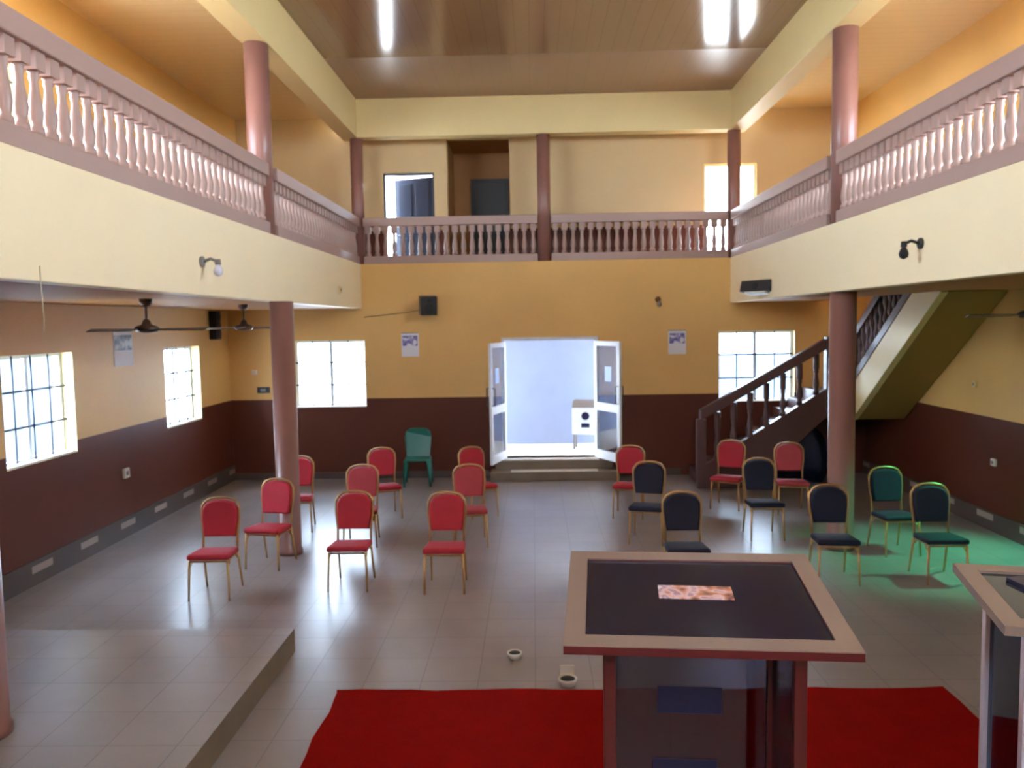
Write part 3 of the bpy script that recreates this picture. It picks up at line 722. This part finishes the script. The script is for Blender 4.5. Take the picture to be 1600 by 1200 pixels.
def bulb_lamp(label, loc, rz, m1, m2, drop=0.02):
    t = thing('wall_lamp', label, 'lamp', loc, rz, 'bulb lamps on the walls')
    bm = B(); lathe(bm, [(0.05,0.0),(0.05,-0.02),(0.03,-0.03)], 16, axis='y'); obj('wall_plate', bm, m1, t)
    bm = B(); tube(bm, [(0,-0.02,0),(0,-0.09,0.025),(0,-0.15,-0.0)], 0.014, 8); obj('arm', bm, m1, t)
    bm = B(); lathe(bm, [(0.024,0.02),(0.028,-0.02),(0.026,-0.03)], 14, (0,-0.155,0)); obj('socket', bm, m1, t)
    bm = B(); lathe(bm, [(0.016,-0.03),(0.034,-0.06),(0.042,-0.09),(0.034,-0.12),(0.008,-0.135)], 16, (0,-0.155,0)); obj('bulb', bm, m2, t)
bulb_lamp('grey lamp holder with pale bulb on the left gallery fascia', (XL, 7.42, 3.36), R(90), M['grey'], M['bulb'])
bulb_lamp('small dark lamp holder on the right gallery fascia', (XR, 7.39, 3.40), R(-90), M['black'], M['cone'])
bulb_lamp('small brown lamp holder high on the far wall, right of the entrance', (2.206, YF, 3.13), 0, M['darkcord'], M['grey'])

def poster(name, label, cat, loc, rz, w, h, pic, group=None):
    t = thing(name, label, cat, loc, rz, group)
    bm = B(); box(bm, -w/2, w/2, -0.006, -0.001, -h/2, h/2); sh = obj('sheet', bm, M['paper'], t)
    bm = B(); box(bm, -w/2+0.02, w/2-0.02, -0.0075, -0.006, -h*0.05, h/2-0.05); obj('picture', bm, pic, sh)
    bm = B(); tube(bm, [(-w/2,-0.008,h/2),(w/2,-0.008,h/2)], 0.008, 6); obj('top_strip', bm, M['grey'], t)
poster('calendar', 'white calendar with a purple picture on the far wall left of the entrance', 'calendar', (-2.19, YF, 2.40), 0, 0.31, 0.42, M['print_blue'], 'wall calendars')
poster('calendar', 'white calendar with a purple picture on the far wall right of the entrance', 'calendar', (2.54, YF, 2.37), 0, 0.31, 0.42, M['print_blue'], 'wall calendars')
poster('calendar', 'grey calendar on the left wall between the two windows', 'calendar', (WL, 10.65, 2.50), R(90), 0.50, 0.46, M['print_grey'], 'wall calendars')

def socket(name, label, loc, rz, w, h, m, m2):
    t = thing(name, label, 'socket' if 'socket' in name else 'switch', loc, rz, 'small electrical fittings')
    bm = B(); bbox(bm, -w/2, w/2, -0.035, -0.0005, -h/2, h/2, 0.005); pl = obj('plate', bm, m, t)
    bm = B(); bbox(bm, -w*0.22, w*0.22, -0.042, -0.034, -h*0.22, h*0.22, 0.002); obj('rocker', bm, m2, pl)
socket('switch_box', 'dark switch box on the far wall just left of the pillar', (-4.85, YF, 1.63), 0, 0.22, 0.11, M['black'], M['grey'])
socket('wall_socket', 'white wall socket on the brown dado of the left wall', (WL, 10.53, 0.85), R(90), 0.13, 0.13, M['offwhite'], M['grey'])
socket('wall_socket', 'pale wall socket on the brown dado of the right wall', (WR, 10.35, 0.89), R(-90), 0.09, 0.09, M['offwhite'], M['grey'])
socket('wall_socket', 'small fitting on the yellow part of the right wall', (WR, 10.84, 1.85), R(-90), 0.08, 0.08, M['cream'], M['grey'])
socket('wall_socket', 'small plate near the far end of the left gallery fascia', (XL, 12.7, 3.32), R(90), 0.12, 0.10, M['cream'], M['grey'])
socket('wall_socket', 'small white plate on the far wall above the dark switch box', (-5.0, YF, 1.95), 0, 0.09, 0.08, M['offwhite'], M['cream'])

# cables
bm = B(); tube(bm, [(-1.95,YF-0.003,3.02),(-2.25,YF-0.003,2.97),(-2.6,YF-0.003,2.94),(-3.0,YF-0.003,2.90)], 0.006, 6)
tag(obj('cable', bm, M['darkcord']), 'thin brown cable running from the far wall loudspeaker towards the left', 'cable')
bm = B(); tube(bm, [(XL+0.006,4.95,3.15),(XL+0.006,4.95,3.02),(XL+0.008,4.96,2.82),(XL+0.006,4.95,2.75)], 0.004, 6)
tag(obj('pull_cord', bm, M['cord']), 'thin pale cord hanging below the near end of the left gallery fascia', 'cord')

# ceiling fans under the galleries
def make_fan():
    t = thing('ceiling_fan', '', 'fan')
    bm = B(); lathe(bm, [(0.02,-0.08),(0.06,-0.05),(0.065,0.0)], 16); obj('canopy', bm, M['fan'], t)
    bm = B(); tube(bm, [(0,0,-0.05),(0,0,-0.24)], 0.012, 8); obj('rod', bm, M['fan'], t)
    bm = B(); lathe(bm, [(0.02,-0.345),(0.10,-0.335),(0.125,-0.30),(0.10,-0.275),(0.05,-0.26),(0.035,-0.22),(0.015,-0.20)], 20); obj('motor', bm, M['fan'], t)
    for k in range(3):
        a = 2*pi*k/3 + 0.35; bm = B()
        pr = [(0.09,-0.02),(0.18,-0.05),(0.60,-0.065),(0.62,0.055),(0.20,0.04),(0.09,0.02)]
        prism(bm, pr, 'z', -0.312, -0.306)
        for v in bm.verts: v.co.z += v.co.y*0.22
        bmesh.ops.rotate(bm, verts=bm.verts[:], cent=(0,0,0), matrix=Matrix.Rotation(a, 3, 'Z'))
        obj('blade', bm, M['fan'], t)
    return t
fan = make_fan(); fan.location = (-3.90, 8.12, ZFB+0.004); fan.rotation_euler = (0,0,R(-20)); fan['label'] = 'brown ceiling fan under the left gallery, the nearer one'; fan['group'] = 'ceiling fans'
dup(fan, (-3.80, 10.60, ZFB+0.004), R(25), 'brown ceiling fan under the left gallery, the farther one beside the pillar')
dup(fan, (4.82, 8.0, ZFB+0.004), R(40), 'brown ceiling fan under the right gallery, cut by the right frame edge')

# ------------------------------------------------------------------ light
w = bpy.data.worlds.new('daylight'); scn.world = w; w.use_nodes = True
bg = w.node_tree.nodes['Background']; bg.inputs['Color'].default_value = (0.74, 0.86, 1.0, 1); bg.inputs['Strength'].default_value = 6.0
def lamp(kind, name, loc, target, energy, col, size=0.3, **kw):
    l = bpy.data.lights.new(name, kind); l.energy = energy; l.color = col
    if kind == 'AREA': l.size = size; l.shape = kw.get('shape', 'SQUARE'); l.size_y = kw.get('sy', size)
    elif kind == 'SPOT': l.spot_size = R(kw.get('cone', 60)); l.spot_blend = 0.8; l.shadow_soft_size = size
    else: l.shadow_soft_size = size
    o = bpy.data.objects.new(name, l); COL.objects.link(o); o.location = loc
    dvec = Vector(target)-Vector(loc); o.rotation_euler = dvec.to_track_quat('-Z', 'Y').to_euler()
    return o
lamp('SPOT', 'green_stage_light', (5.75, 8.9, 2.9), (4.7, 9.15, 0), 85, (0.06, 1.0, 0.50), 0.10, cone=62)

# ------------------------------------------------------------------ camera
F, pch, yaw, rol = 1267.5, -0.0746, -0.0269, -0.0165
fw = Vector((sin(yaw)*cos(pch), cos(yaw)*cos(pch), sin(pch))); rt = Vector((cos(yaw), -sin(yaw), 0)); up = rt.cross(fw)
r2v = cos(rol)*rt + sin(rol)*up; u2v = -sin(rol)*rt + cos(rol)*up
cam = bpy.data.cameras.new('camera'); cam.sensor_fit = 'HORIZONTAL'; cam.sensor_width = 36.0; cam.lens = F/1600*36.0; cam.clip_start = 0.05; cam.clip_end = 300
cam.dof.use_dof = True; cam.dof.focus_distance = 1.5; cam.dof.aperture_fstop = 8.0
co = bpy.data.objects.new('camera', cam); COL.objects.link(co)
mw = Matrix((r2v, u2v, -fw)).transposed().to_4x4(); mw.translation = (0,0,2.75); co.matrix_world = mw
scn.camera = co

vs = scn.view_settings; vs.view_transform = 'Standard'; vs.look = 'None'; vs.exposure = EXPO; vs.gamma = 1.0; vs.use_curve_mapping = False
